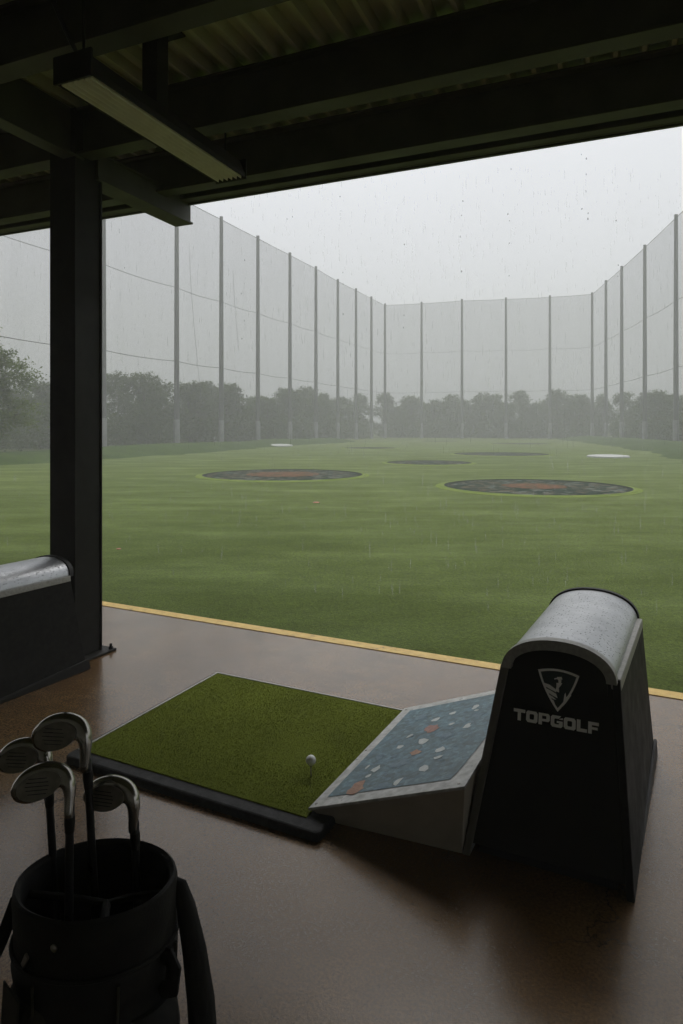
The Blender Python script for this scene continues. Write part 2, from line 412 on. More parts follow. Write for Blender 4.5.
# ------------------------------------------------------------------ targets sunk in the turf
def disc(mb, r0, r1, z0, z1, n=64, m=0, wob=0.0, seed=0):
    R = []
    for r, z in ((r0, z0), (r1, z1)):
        R.append([((r + wob * mnoise.noise(Vector((cos(a) * 2, sin(a) * 2, seed)))) * cos(a), (r + wob * mnoise.noise(Vector((cos(a) * 2, sin(a) * 2, seed)))) * sin(a), z)
                  for a in [2 * pi * k / n for k in range(n)]])
    mb.rings(R, m, cap0=False, cap1=False)
def make_target_green(x, y, r, label, orange):
    t = empty('target_green', (x, y, -0.03), 0, label, 'golf target', 'round golf targets set in the field')
    b = MB(); disc(b, r + .24, r + .10, 0.004, 0.030, wob=.06, seed=x); disc(b, r + .10, r, .030, .034)
    b.build('rim', M['target_rim'], t, smooth=True)
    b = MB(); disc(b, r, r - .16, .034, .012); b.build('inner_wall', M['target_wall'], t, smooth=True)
    b = MB(); disc(b, r - .16, r * .5, .012, .022); disc(b, r * .5, .02, .022, .03)
    b.build('netting', M['target'], t, smooth=True)
    if orange:
        b = MB(); disc(b, r * orange, .02, .034, .042, wob=.12, seed=y); b.build('centre_ring', M['target_orange'], t)
    return t
make_target_green(-2.02, 22.5, 2.75, 'large round target with long orange centre on left side of field', .46)
make_target_green(5.33, 17.9, 2.48, 'nearest round target with yellow green rim and orange centre, right of middle', .34)
make_target_green(4.06, 30.2, 1.95, 'small dark round target between the two large orange centred ones', 0)
make_target_green(9.8, 40.0, 2.85, 'plain dark round target behind the nearest orange centred one', 0)
make_target_green(2.3, 52.0, 2.1, 'thin distant target sliver directly behind the small dark target', 0)
make_target_green(18.2, 66.0, 3.0, 'farthest thin target sliver at right before the back net', 0)
make_target_green(11.8, 78.0, 2.2, 'faintest far target sliver in mist before the back net middle', 0)

b = MB(); b.lathe([(1.30, 0.0), (1.30, .10), (1.22, .15), (.9, .20), (.3, .22), (.01, .22)], 40)
tag(b.build('marker_disc', M['white_paint'], loc=(-5.6, 57.5, -.03), smooth=True), 'white disc marker at foot of left net bank', 'marker', 'white disc markers')
b = MB(); b.lathe([(1.12, 0.0), (1.12, .07), (1.05, .11), (.7, .14), (.01, .15)], 40)
tag(b.build('marker_disc', M['white_paint'], loc=(14.85, 36.2, -.03), smooth=True), 'white disc marker at right, in front of dark grass bank', 'marker', 'white disc markers')
b = MB(); b.lathe([(.07, 0), (.075, .008), (.05, .014), (.03, .018), (.01, .02)], 20)
tag(b.build('field_marker', M['orange'], loc=(-.55, 14.2, -.03), smooth=True), 'small orange marker lying on turf below the left target', 'marker')
b = MB(); b.lathe([(.030, 0), (.032, .005), (.02, .009), (.006, .010)], 20)
tag(b.build('field_marker', M['orange'], loc=(-3.0, 8.75, -.03), smooth=True), 'small orange marker on turf right beside the black column', 'marker')

# ------------------------------------------------------------------ nets
TOP = 21.6
LEFT = [(-21.6, 40.0), (-17.6, 48.0), (-14.2, 56.0), (-11.5, 62.2), (-8.8, 68.4), (-5.95, 75.0), (-3.2, 81.3), (-.5, 88.4), (2.1, 94.2), (4.6, 100.0), (7.07, 105.7)]
BACK = [(7.07, 105.7), (12.85, 104.3), (18.9, 102.0), (25.5, 100.8), (31.8, 99.2), (37.4, 97.0)]
RIGHT = [(37.4, 97.0), (36.2, 89.0), (35.0, 81.2), (33.5, 71.8), (31.7, 61.6), (29.9, 51.5), (28.0, 41.0)]

def net_pole(x, y, label, group):
    t = empty('net_pole', (x, y, -.03), 0, label, 'net pole', group)
    b = MB(); b.lathe([(.25, 0), (.235, 3), (.205, 12), (.165, TOP + .25), (.02, TOP + .30)], 14); b.build('shaft', M['pole'], t, smooth=True)
    b = MB(); b.lathe([(.32, 0), (.32, .12), (.275, .16), (.265, 2.3), (.24, 2.36)], 14); b.build('base_sleeve', M['pole_base'], t, smooth=True)
for i, (x, y) in enumerate(LEFT[1:-1]):
    lab = 'tall grey pole half hidden at right edge of the black column' if i == 0 else f'tall grey pole, {ORD[i-1]} to the right of the column along the left net'
    net_pole(x, y, lab, 'poles of the left net')
net_pole(*LEFT[-1], 'tall grey corner pole where left net meets back net', 'corner poles of the nets')
for i, (x, y) in enumerate(BACK[1:-1]):
    net_pole(x, y, f'tall grey pole, {ORD[i]} from the left corner along the back net', 'poles of the back net')
net_pole(*BACK[-1], 'tall grey corner pole where back net meets right net', 'corner poles of the nets')
for i, (x, y) in enumerate(RIGHT[1:-2]):
    net_pole(x, y, f'tall grey pole, {ORD[i]} from the back corner along the right net', 'poles of the right net')

def net_span(p, q, label, group, seed):
    t = empty('golf_net', (p[0], p[1], -.03), 0, label, 'net', group)
    dx, dy = q[0] - p[0], q[1] - p[1]; L = math.hypot(dx, dy); nx, ny = -dy / L, dx / L
    def P(s, z):
        e = sin(pi * s)
        w = (.10 + .16 * mnoise.noise(Vector((s * 2.2 + seed, z * .22, seed)))) * e
        return (dx * s + nx * w, dy * s + ny * w, z)
    def topz(s): return TOP - .03 * 4 * s * (1 - s)
    b = MB(); NS, NZ = 10, 18; vs = []
    for j in range(NZ + 1):
        for i in range(NS + 1):
            s = i / NS; vs.append(P(s, .05 + (topz(s) - .05) * j / NZ))
    b.add(vs, [(j * (NS + 1) + i, j * (NS + 1) + i + 1, (j + 1) * (NS + 1) + i + 1, (j + 1) * (NS + 1) + i) for j in range(NZ) for i in range(NS)])
    b.build('netting', M['net'], t, smooth=True)
    for z0, sag, r in ((TOP, .03, .030), (13.75, .14, .022), (7.4, .12, .026)):
        b = MB(); b.tube([(dx * s / 12 + nx * .04, dy * s / 12 + ny * .04, z0 - sag * 4 * (s / 12) * (1 - s / 12)) for s in range(13)], r, 5)
        b.build('rope', M['rope'], t, smooth=True)
for i in range(len(LEFT) - 1):
    lab = ['netting span running off left edge of photo behind the column', 'netting span of left net immediately right of the column'][i] if i < 2 else \
          (f'netting span between {ORD[i-2]} and {ORD[i-1]} clear poles right of the column' if i < 9 else 'netting span of left net ending at the back left corner')
    net_span(LEFT[i], LEFT[i + 1], lab, 'left net spans', i)
for i in range(len(BACK) - 1):
    net_span(BACK[i], BACK[i + 1], f'{ORD[i]} netting span of back net, counted from the left corner', 'back net spans', i + 20)
for i in range(len(RIGHT) - 1):
    lab = f'{ORD[i]} netting span of right net, counted from the back corner'
    net_span(RIGHT[i], RIGHT[i + 1], lab, 'right net spans', i + 40)
for (x, y, z1, z0, drift, lab) in ((-13.35, 57.5, 16.8, 4.4, 1.0, 'thin loose rope hanging slanted just right of the first clear net pole'),
                                   (-10.6, 63.9, 17.0, 9.2, .55, 'thin loose rope hanging just right of the second clear net pole')):
    b = MB(); b.tube([(x + drift * (s / 10) ** 1.4, y - .35, z1 + (z0 - z1) * s / 10) for s in range(11)], .016, 5)
    tag(b.build('loose_rope', M['rope'], smooth=True), lab, 'rope')

# ------------------------------------------------------------------ trees
def leaf_cloud(rnd, blobs, count, size, flat=.8):
    vs, fs = [], []
    tot = sum(r ** 2 for *_, r in blobs)
    for (cx, cy, cz, r) in blobs:
        # clumps on the blob's shell, leaves in every clump
        ncl = max(6, int(26 * (r ** 2) / tot * len(blobs)))
        per = max(3, int(count * (r ** 2) / tot / ncl))
        for _ in range(ncl):
            d = Vector((rnd.gauss(0, 1), rnd.gauss(0, 1), rnd.gauss(0, 1) + .15)).normalized()
            rr = r * (0.55 + .5 * rnd.random())
            c = Vector((cx, cy, cz)) + Vector((d.x * rr, d.y * rr, d.z * rr * flat))
            cr = r * (.16 + .2 * rnd.random())
            for _ in range(per):
                p = c + Vector((rnd.gauss(0, 1), rnd.gauss(0, 1), rnd.gauss(0, .75))) * cr * .75
                if p.z < .05: p.z = .05 + rnd.random() * .3
                s = size * (.55 + .9 * rnd.random())
                a = Vector((rnd.gauss(0, 1), rnd.gauss(0, 1), rnd.gauss(0, .6))).normalized()
                e = a.cross(Vector((rnd.gauss(0, 1), rnd.gauss(0, 1), rnd.gauss(0, 1)))).normalized()
                o = len(vs)
                vs += [p - a * s, p + e * s * .42, p + a * s, p - e * s * .42]
                fs.append((o, o + 1, o + 2, o + 3))
    return vs, fs

def tree_meshes(seed, h, spread, count, size, leafmat, low=.12, nblob=11):
    rnd = random.Random(seed); blobs = []
    for i in range(nblob):
        t = (i + .5) / nblob; z = h * (low + (.86 - low) * t)
        wid = spread * (1 - abs(t - .34) ** 1.8 * 1.35)
        a = rnd.random() * 2 * pi; q = wid * (.25 + .6 * rnd.random())
        blobs.append((cos(a) * q, sin(a) * q, z, spread * (.36 + .22 * rnd.random()) * (1.05 - .35 * t)))
    blobs.append((rnd.uniform(-.2, .2), rnd.uniform(-.2, .2), h * .84, spread * .34))
    vs, fs = leaf_cloud(rnd, blobs, count, size)
    c = MB(); c.add(vs, fs)
    t = MB(); lean = rnd.uniform(-.2, .2)
    t.tube([(lean * k / 6 * (k / 6), .1 * sin(k), h * .82 * k / 6) for k in range(7)], [h * .028 * (1 - .13 * k) for k in range(7)], 9)
    for (bx, by, bz, r) in blobs[2:9]:
        z0 = max(.6, bz - r * 1.1); t.tube([(lean * .3, 0, z0), (bx * .5, by * .5, (z0 + bz) / 2 + .1), (bx * .95, by * .95, bz)], [h * .011, h * .008, h * .003], 6)
    return c, t, leafmat

protos = []
def proto_tree(seed, h, spread, count, size, leafmat, low=.12, nblob=11):
    c, t, lm = tree_meshes(seed, h, spread, count, size, leafmat, low, nblob)
    r = empty('tree'); t.build('trunk', M['bark'], r, smooth=True); c.build('crown', lm, r, recalc=False)
    return r
kinds = [(1, 6.2, 2.5), (2, 6.8, 2.9), (3, 5.6, 2.7), (4, 6.4, 2.2), (5, 5.9, 3.0), (6, 7.0, 2.6)]
protos = [proto_tree(s, h, w, 11000, .125, M['leaf'], .05, 14) for s, h, w in kinds]
used = [False] * len(protos)
def place_tree(x, y, k, s, rz, label, group):
    if used[k]: o = copy_tree(protos[k])
    else: o = protos[k]; used[k] = True
    o.location = (x, y, -.05); o.scale = (s, s, s * random.uniform(.95, 1.08)); o.rotation_euler[2] = rz
    tag(o, label, 'tree', group); return o
def along(a, q, offs, per, label, group, hs=1.0, side=1):
    dx, dy = q[0] - a[0], q[1] - a[1]; L = math.hypot(dx, dy); nx, ny = -dy / L * side, dx / L * side
    for i in range(per):
        s = (i + .5 + random.uniform(-.22, .22)) / per; o = offs[i % len(offs)] + random.uniform(-1, 1)
        place_tree(a[0] + dx * s + nx * o, a[1] + dy * s + ny * o, random.randrange(6), hs * random.uniform(.90, 1.08), random.random() * 6.28, label, group)
for i in range(1, len(LEFT) - 1):
    lab = 'misty bushy tree behind left net beside the black column' if i == 1 else \
          (f'misty bushy tree behind left net between its {ORD[i-2]} and {ORD[i-1]} clear poles' if i < 9 else 'misty bushy tree behind left net next to the back left corner')
    along(LEFT[i], LEFT[i + 1], (4.5, 9.5, 6.5, 8), 4, lab, f'trees behind left net span {i}', .96 + .015 * i)
for i in range(len(BACK) - 1):
    along(BACK[i], BACK[i + 1], (5, 9, 6.5, 8), 4, f'pale misty tree behind {ORD[i]} span of back net from left corner', f'trees behind back net span {i+1}', 1.05)
for i in range(len(RIGHT) - 1):
    along(RIGHT[i], RIGHT[i + 1], (4, 8, 5.5), 3 if i < 4 else 4, f'misty bushy tree behind {ORD[i]} span of right net from back corner', f'trees behind right net span {i+1}', .98)
for (x, y, k, s, lab) in ((-25.6, 55.0, 2, .98, 'misty bushy tree at left edge of the black column, right of greener tree'),
                          (-30.5, 60.0, 4, .92, 'misty bushy tree partly behind the tall greener tree at left edge')):
    place_tree(x, y, k, s, 1.3, lab, None)
near = proto_tree(77, 9.2, 3.6, 26000, .115, M['leaf_near'], .08, 15)
near.location = (-18.5, 33.0, .12); near.scale = (.70, .70, .765); tag(near, 'leafy green tree at left edge of photo, greener than the rest', 'tree')

for (x, y, k, s, lab) in ((3.2, 112.0, 1, 1.15, 'pale misty tree behind the back left corner pole'), (7.5, 113.5, 5, 1.1, 'rounded misty tree just right of the back left corner pole'),
                          (41.5, 103.5, 3, 1.1, 'pale misty tree behind the back right corner pole'), (38.5, 105.5, 0, 1.1, 'rounded misty tree just left of the back right corner pole')):
    place_tree(x, y, k, s, 2.1, lab, None)
# undergrowth that closes the foot of the tree belts
rnd = random.Random(9); vs, fs = [], []
def under(a, q, side, off0, off1, n, h):
    dx, dy = q[0] - a[0], q[1] - a[1]; L = math.hypot(dx, dy); nx, ny = -dy / L * side, dx / L * side
    for _ in range(int(n * L)):
        s = rnd.random(); o = rnd.uniform(off0, off1)
        hh = h * (.55 + .45 * mnoise.noise(Vector((s * L * .35 + a[0], o * .3, a[1]))) + .25) * (1 - .3 * rnd.random())
        z = hh * rnd.random() ** .7
        p = Vector((a[0] + dx * s + nx * o, a[1] + dy * s + ny * o, z)); w = .08 + .12 * rnd.random()
        d = Vector((rnd.gauss(0, 1), rnd.gauss(0, 1), rnd.gauss(0, .7))).normalized(); e = d.cross(Vector((rnd.gauss(0, 1), rnd.gauss(0, 1), rnd.gauss(0, 1)))).normalized()
        k = len(vs); vs.extend([p - d * w, p + e * w * .5, p + d * w, p - e * w * .5]); fs.append((k, k + 1, k + 2, k + 3))
for w_, side in ((LEFT, 1), (BACK, 1), (RIGHT, 1)):
    for a, q in zip(w_[:-1], w_[1:]): under(a, q, side, 1.6, 7.5, 420, 3.9)
under((-40, 47), (-21.6, 52), 1, 2, 6, 420, 3.2)
b = MB(); b.add(vs, fs)
tag(b.build('undergrowth', M['leaf'], recalc=False), 'dense dark undergrowth along the foot of the trees behind the nets', 'undergrowth', kind='stuff')

# ------------------------------------------------------------------ roof over the bays (its own angle)
TR = radians(23)
roof = empty('roof', (0, 0, 0), -TR, 'dark steel bay roof with ribbed deck and heavy beams overhead', 'roof')
DZ = 3.80
b = MB(); pitch = .155; prof = []
x = -13.0
while x < 13.0:
    prof += [(x, DZ + .065), (x + .095, DZ + .065), (x + .112, DZ), (x + .137, DZ)]; x += pitch
vs = [(px_, v_, z_) for v_ in (-4.2, 4.72) for px_, z_ in prof]; n = len(prof)
b.add(vs, [(i, i + 1, n + i + 1, n + i) for i in range(n - 1)])
b.box(-13, 13, -4.2, 4.70, DZ + .083, DZ + .18)
b.build('deck', M['deck'], roof, recalc=False)
def ibeam(mb, v, z0, z1, fw=.13, tf=.018, tw=.016, x0=-13, x1=13):
    mb.box(x0, x1, v - fw / 2, v + fw / 2, z0, z0 + tf)
    mb.box(x0, x1, v - tw / 2, v + tw / 2, z0 + tf, z1 - tf)
    mb.box(x0, x1, v - fw / 2, v + fw / 2, z1 - tf, z1)
for v in (4.25, 3.46, 2.48, 1.4, .2, -1.2, -2.8):
    b = MB(); ibeam(b, v, 3.48, DZ - .002); b.build('beam', M['steel_roof'], roof, bevel=.003)
# eave channel and drip lip at the outer edge
b = MB(); b.box(-13, 13, 4.58, 4.605, 3.52, DZ - .004); b.box(-13, 13, 4.50, 4.578, 3.52, 3.535); b.box(-13, 13, 4.50, 4.578, DZ - .03, DZ - .006)
b.box(-13, 13, 4.608, 4.635, 3.51, 3.55)
b.build('eave_channel', M['steel_roof'], roof, bevel=.003)
# rafter running out over the column
def rafter(x):
    mb = MB()
    mb.box(x - .092, x + .092, 3.55, 4.66, 3.355, 3.373); mb.box(x - .078, x + .078, 3.56, 4.645, 3.374, 3.54); mb.box(x - .092, x + .092, 3.55, 4.66, 3.541, 3.556)
    mb.build('bracket_beam', M['steel_roof'], roof, bevel=.003)
    mb = MB(); mb.box(x - .06, x + .06, -3.4, 3.45, 3.455, 3.472); mb.box(x - .012, x + .012, -3.39, 3.44, 3.473, DZ - .004)
    mb.build('rafter', M['steel_roof'], roof, bevel=.003)
rafter(-3.46); rafter(5.6)
# unseen rear wall of the bays, added to block light, pale for bounce
b = MB(); b.box(-13, 13, -4.1, -3.9, 0, DZ); tag(b.build('unseen_back_wall', simple('pale_bounce_wall', (.50, .48, .43), (.58, .56, .51), 3, (.7, .8), 0, .05), rz=-TH), kind='structure')

# ------------------------------------------------------------------ column
cx, cy, _ = W(-3.70, 3.31)
colm = empty('steel_column', (cx, cy, 0), -TH, 'black steel roof column standing on the wet bay floor', 'column')
b = MB(); w = .122
b.box(-w, w, -w, -w + .016, .016, 3.79); b.box(-w, w, w - .016, w, .016, 3.79); b.box(-.007, .007, -w + .016, w - .016, .016, 3.79)
b.box(w - .024, w - .010, -w + .0162, w - .0162, .016, 3.789); b.box(-w + .010, -w + .024, -w + .0162, w - .0162, .016, 3.789)
b.build('shaft', M['steel_black'], colm, bevel=.003)
b = MB(); b.box(-.19, .19, -.19, .19, 0, .0155); b.build('base_plate', M['steel_black'], colm, bevel=.003)
for sx in (-1, 1):
    for sy in (-1, 1):
        b = MB(); b.lathe([(.016, .0155), (.016, .030), (.010, .032), (.010, .050), (.004, .052)], 6, (sx * .162, sy * .162, 0)); b.build('bolt', M['steel_black'], colm)

# ------------------------------------------------------------------ hanging linear lamp
R_ = lambda u, v: (u * cos(TR) + v * sin(TR), -u * sin(TR) + v * cos(TR), 0)
lx, ly, _ = R_(-2.33, 2.965)
lamp = empty('ceiling_lamp', (lx, ly, 3.22), -TR, 'long unlit strip lamp with ribbed reflector hung under roof', 'lamp')
L2 = .665
b = MB()
prof = [(-.112, .0), (-.112, .03), (-.07, .12), (.07, .12), (.112, .03), (.112, .0), (.105, .0), (.105, .022), (-.105, .022), (-.105, .0)]
b.rings([[(x, y, z) for x, z in prof] for y in (-L2, L2)])
b.build('housing', M['steel_black'], lamp, bevel=.003)
b = MB()
b.box(-.103, .103, -L2 + .012, L2 - .012, .019, .0215)
for k in range(6):
    x0 = -.1005 + k * .0345
    b.rings([[(x0, y, .0185), (x0 + .014, y, -.004), (x0 + .0165, y, -.004), (x0 + .0205, y, .0185)] for y in (-L2 + .012, L2 - .012)])
b.build('reflector', M['reflector'], lamp)
for s in (-1, 1):
    b = MB(); b.box(-.116, .116, s * L2 + (.001 if s > 0 else -.014), s * L2 + (.014 if s > 0 else -.001), -.006, .124); b.build('end_cap', M['steel_black'], lamp, bevel=.002)
b = MB(); b.box(-.055, .045, -.13, -.03, .121, DZ - 3.222); b.box(-.12, .11, -.20, .04, DZ - 3.236, DZ - 3.2235); b.build('hanger_post', M['steel_black'], lamp, bevel=.004)
for y in (-L2 + .06, L2 - .06):
    b = MB(); b.tube([(0, y, .118), (0, y, .26 + .28)], .007, 8); b.build('hanger_rod', M['steel_black'], lamp, smooth=True)
b = MB(); b.tube([(.0, -L2 + .03, .118), (-.02, -L2 - .03, .22), (-.05, -L2 - .07, .33), (-.04, -L2 - .06, .45), (0, -L2 + .02, .56)], .011, 8); b.build('power_cord', M['club_dark'], lamp, smooth=True)

# ------------------------------------------------------------------ lettering (drawn polygons)
def ring8(x0, x1, y0, y1, tx, ty, c):
    o = [(x0 + c, y0), (x1 - c, y0), (x1, y0 + c), (x1, y1 - c), (x1 - c, y1), (x0 + c, y1), (x0, y1 - c), (x0, y0 + c)]
    ci = c * .45; a0, a1, b0, b1 = x0 + tx, x1 - tx, y0 + ty, y1 - ty
    i = [(a0 + ci, b0), (a1 - ci, b0), (a1, b0 + ci), (a1, b1 - ci), (a1 - ci, b1), (a0 + ci, b1), (a0, b1 - ci), (a0, b0 + ci)]
    return [[o[k], o[(k + 1) % 8], i[(k + 1) % 8], i[k]] for k in range(8)]
def rect(x0, x1, y0, y1): return [[(x0, y0), (x1, y0), (x1, y1), (x0, y1)]]
def letter(ch, w):
    tx, ty = .36, .27
    if ch == 'T': return rect(0, w, 1 - ty - .02, 1) + rect(w / 2 - .17, w / 2 + .17, 0, 1 - ty - .02)
    if ch == 'O': return ring8(0, w, 0, 1, tx, ty, .16)
    if ch == 'P': return rect(0, tx, 0, 1) + [[(tx, .30), (w - .14, .30), (w, .44), (w - tx, .52), (tx, .52)], [(w, .44), (w, .86), (w - tx, .78), (w - tx, .52)], [(w, .86), (w - .14, 1), (tx, 1), (tx, .78), (w - tx, .78)]]
    if ch == 'G':
        r = ring8(0, w, 0, 1, tx, ty, .16)
        keep = [q for k, q in enumerate(r) if k not in (2, 3)]
        return keep + [[(w - tx, ty + .07), (w, .16), (w, .56), (w - tx, .56)]] + rect(w * .5, w - tx, .38, .56) + [[(w, .86), (w, .70), (w - tx, .70), (w - tx, .70)][:3] + [(w - tx, .76)]]
    if ch == 'L': return rect(0, tx, 0, 1) + rect(tx, w, 0, ty + .02)
    if ch == 'F': return rect(0, tx, 0, 1) + rect(tx, w, 1 - ty, 1) + rect(tx, w * .9, .36, .58)
def word_polys(text, x0, y0, width, h, slopefn=None):
    ws = {'T': 1.22, 'O': 1.18, 'P': 1.14, 'G': 1.2, 'L': 1.0, 'F': 1.02}; gap = .10
    tot = sum(ws[c] for c in text) + gap * (len(text) - 1); k = width / tot; out = []; x = 0
    for c in text:
        for p in letter(c, ws[c]): out.append([(x0 + (x + a) * k, y0 + q * h) for a, q in p])
        x += ws[c] + gap
    return out

# ------------------------------------------------------------------ ball dispenser
def dispenser(loc, label):
    t = empty('ball_dispenser', loc, -TH, label, 'ball dispenser', 'ball dispensers of the bays')
    B = {'fl': Vector((-.006, 0, 0)), 'fr': Vector((.587, .006, 0)), 'br': Vector((.642, 1.14, 0)), 'bl': Vector((.02, 1.14, 0))}
    T = {'fl': Vector((.104, .160, .665)), 'fr': Vector((.532, .178, .665)), 'br': Vector((.586, 1.05, .665)), 'bl': Vector((.16, 1.05, .665))}
    # cabinet: shell with a low kick recess at the front
    b = MB()
    ins = Vector((0, .020, 0))
    p = [B['fl'] + ins + Vector((.029, 0, .04)), B['fr'] + ins + Vector((-.028, 0, .04)), B['br'] + Vector((-.028, -.01, .04)), B['bl'] + Vector((.029, -.01, .04)),
         T['fl'] + ins + Vector((.028, 0, 0)), T['fr'] + ins + Vector((-.026, 0, 0)), T['br'] + Vector((-.026, -.01, 0)), T['bl'] + Vector((.028, -.01, 0))]
    b.hexa(p); b.build('cabinet', M['black_plastic'], t, bevel=.004)
    def side(s):
        f, k = ('fl', 'bl') if s < 0 else ('fr', 'br')
        th = Vector((.026 * -s if s > 0 else .030, 0, 0)); mb = MB()
        lo0, lo1, hi0, hi1 = B[f], B[k], T[f] + Vector((0, 0.004, .014)), T[k] + Vector((0, 0, .014))
        out = [lo0, lo1, hi1, hi0]
        mb.hexa([lo0, lo0 + th, lo1 + th, lo1, hi0, hi0 + th, hi1 + th, hi1]); return mb
    side(1).build('side_panel', M['black_grain'], t, bevel=.004)
    side(-1).build('side_panel', M['grey_dark'], t, bevel=.004)
    b = MB(); q0, q1 = T['fr'], T['br']
    b.hexa([q0 + Vector((-.030, .002, -.022)), q0 + Vector((.006, .002, -.022)), q1 + Vector((.006, .004, -.022)), q1 + Vector((-.030, .004, -.022)),
            q0 + Vector((-.034, .008, .0175)), q0 + Vector((.002, .008, .0175)), q1 + Vector((.002, .004, .0175)), q1 + Vector((-.034, .004, .0175))])
    b.build('top_rail', M['grey_trim'], t, bevel=.004)
    # base skirt along the right foot
    b = MB(); b.hexa([Vector((.598, .35, 0)), Vector((.606, .35, 0)), Vector((.655, 1.16, 0)), Vector((.643, 1.16, 0)),
                      Vector((.596, .37, .02)), Vector((.602, .37, .02)), Vector((.650, 1.15, .075)), Vector((.637, 1.15, .075))]); b.build('base_skirt', M['black_plastic'], t, bevel=.002)
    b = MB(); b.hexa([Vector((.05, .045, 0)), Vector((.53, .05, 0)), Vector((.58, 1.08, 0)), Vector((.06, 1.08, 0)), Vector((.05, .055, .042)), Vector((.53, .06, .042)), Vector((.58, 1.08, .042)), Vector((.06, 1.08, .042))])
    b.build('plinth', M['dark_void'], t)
    # hood: barrel vault with a rolled front band
    zb, rise = .672, .116
    def arch(y, cx0, cx1, grow=0.0, n=28, drop=0.0, zz=None):
        r = []
        for i in range(n + 1):
            a = pi * i / n; c, s = cos(a), sin(a)
            ex = abs(c) ** .93 * (1 if c > 0 else -1); ez = abs(s) ** .95
            r.append(Vector(((cx0 + cx1) / 2 + ex * ((cx1 - cx0) / 2 + grow), y + .33 * (0 if zz is None else 0), (zb if zz is None else zz) - drop * 0 + ez * (rise + grow))))
        return r
    def fy(z): return .160 + (z - .665) * .2313          # the front leans back
    def shell(y0, y1, g0, g1, thick, lean=True, ends=((.116, .518), (.16, .566))):
        (a0, a1), (c0, c1) = ends; mb = MB()
        def mk(y, tt, g, leanb):
            r = arch(y, a0 + (c0 - a0) * tt, a1 + (c1 - a1) * tt, g)
            if leanb:
                for q in r: q.y += (q.z - zb) * .2313
            return r
        t0 = (y0 - .16) / .89; t1 = (y1 - .16) / .89
        rings = []
        for k in range(9):
            f = k / 8; y = y0 + (y1 - y0) * f; tt = t0 + (t1 - t0) * f
            o_ = mk(y, tt, g0 + (g1 - g0) * f, lean); i_ = mk(y, tt, g0 + (g1 - g0) * f - thick, lean)
            rings.append(o_ + i_[::-1])
        mb.rings(rings); return mb
    hood = shell(.188, 1.055, .0, .0, .006, True).build('hood', M['hood'], t, smooth=True)
    shell(.148, .1875, .006, .006, .036, True).build('hood_band', M['grey_trim'], hood, smooth=True)
    shell(1.056, 1.085, .008, .008, .03, True).build('rear_rim', M['black_plastic'], hood, smooth=True)
    # arch shaped infill above the front panel
    b = MB(); a = arch(.0, .116, .518, -.028); inf = []
    for q in a: inf.append(Vector((q.x, fy(q.z) + .020, q.z)))
    base = [Vector((.150, fy(.60) + .0195, .60)), Vector((.505, fy(.60) + .024, .60))]
    ring = inf + [Vector((inf[-1].x, fy(.62) + .02, .62)), Vector((inf[0].x, fy(.62) + .02, .62))]
    # extrude by 12 mm
    b.rings([[q for q in ring], [q + Vector((0, .012, 0)) for q in ring]])
    front = b.build('front_panel', M['black_plastic'], t)
    a2 = arch(.0, .16, .586, -.02); b = MB(); ring = [Vector((q.x, 1.06, q.z)) for q in a2] + [Vector((a2[-1].x, 1.05, .6)), Vector((a2[0].x, 1.05, .6))]
    b.rings([ring, [q + Vector((0, .012, 0)) for q in ring]]); b.build('rear_panel', M['black_plastic'], t)
    return t, front
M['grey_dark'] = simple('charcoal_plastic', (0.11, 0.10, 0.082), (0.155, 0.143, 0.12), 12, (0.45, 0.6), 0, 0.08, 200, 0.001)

D0 = W(-.658, 2.390)
disp, front = dispenser(D0, 'black ball dispenser with logo and teal ramp, at right of the hitting mat')

# printing on the front face
def on_front(x, z, lift=.0015):           # x along the front, z height, on the leaning face
    y = .020 + .0055 + z * .2313 + x * .016
    return Vector((x, y - lift - .0055 - .0015, z))
def prints(mb, polys, lift, m=0):
    for p in polys: mb.add([on_front(x, z, lift) for x, z in p], [tuple(range(len(p)))], m)
logo = MB()
prints(logo, word_polys('TOPGOLF', .159, .4865, .304, .0400), .002)
logo.build('lettering', M['print_grey'], front, recalc=False)
# shield: three bowed sides
S = [(.243, .676), (.393, .6745), (.319, .5395)]
def bow(a, c, k, n=8):
    out = []
    dx, dz = c[0] - a[0], c[1] - a[1]; L = math.hypot(dx, dz); nx, nz = -dz / L, dx / L
    for i in range(n): s = i / n; e = k * 4 * s * (1 - s); out.append((a[0] + dx * s + nx * e, a[1] + dz * s + nz * e))
    return out
outer = bow(S[0], S[1], .012) + bow(S[1], S[2], .008) + bow(S[2], S[0], .008)
cen = (sum(p[0] for p in outer) / len(outer), sum(p[1] for p in outer) / len(outer))
inner = [(cen[0] + (x - cen[0]) * .86, cen[1] + (z - cen[1]) * .86) for x, z in outer]
sh = MB(); n = len(outer)
prints(sh, [[outer[i], outer[(i + 1) % n], inner[(i + 1) % n], inner[i]] for i in range(n)], .002, 0)
prints(sh, [inner], .0012, 1)
def Sh(px_, py_):                          # emblem drawing grid, 0..1 across and 0..1 down
    return (.243 + .150 * px_, .683 - .146 * py_)
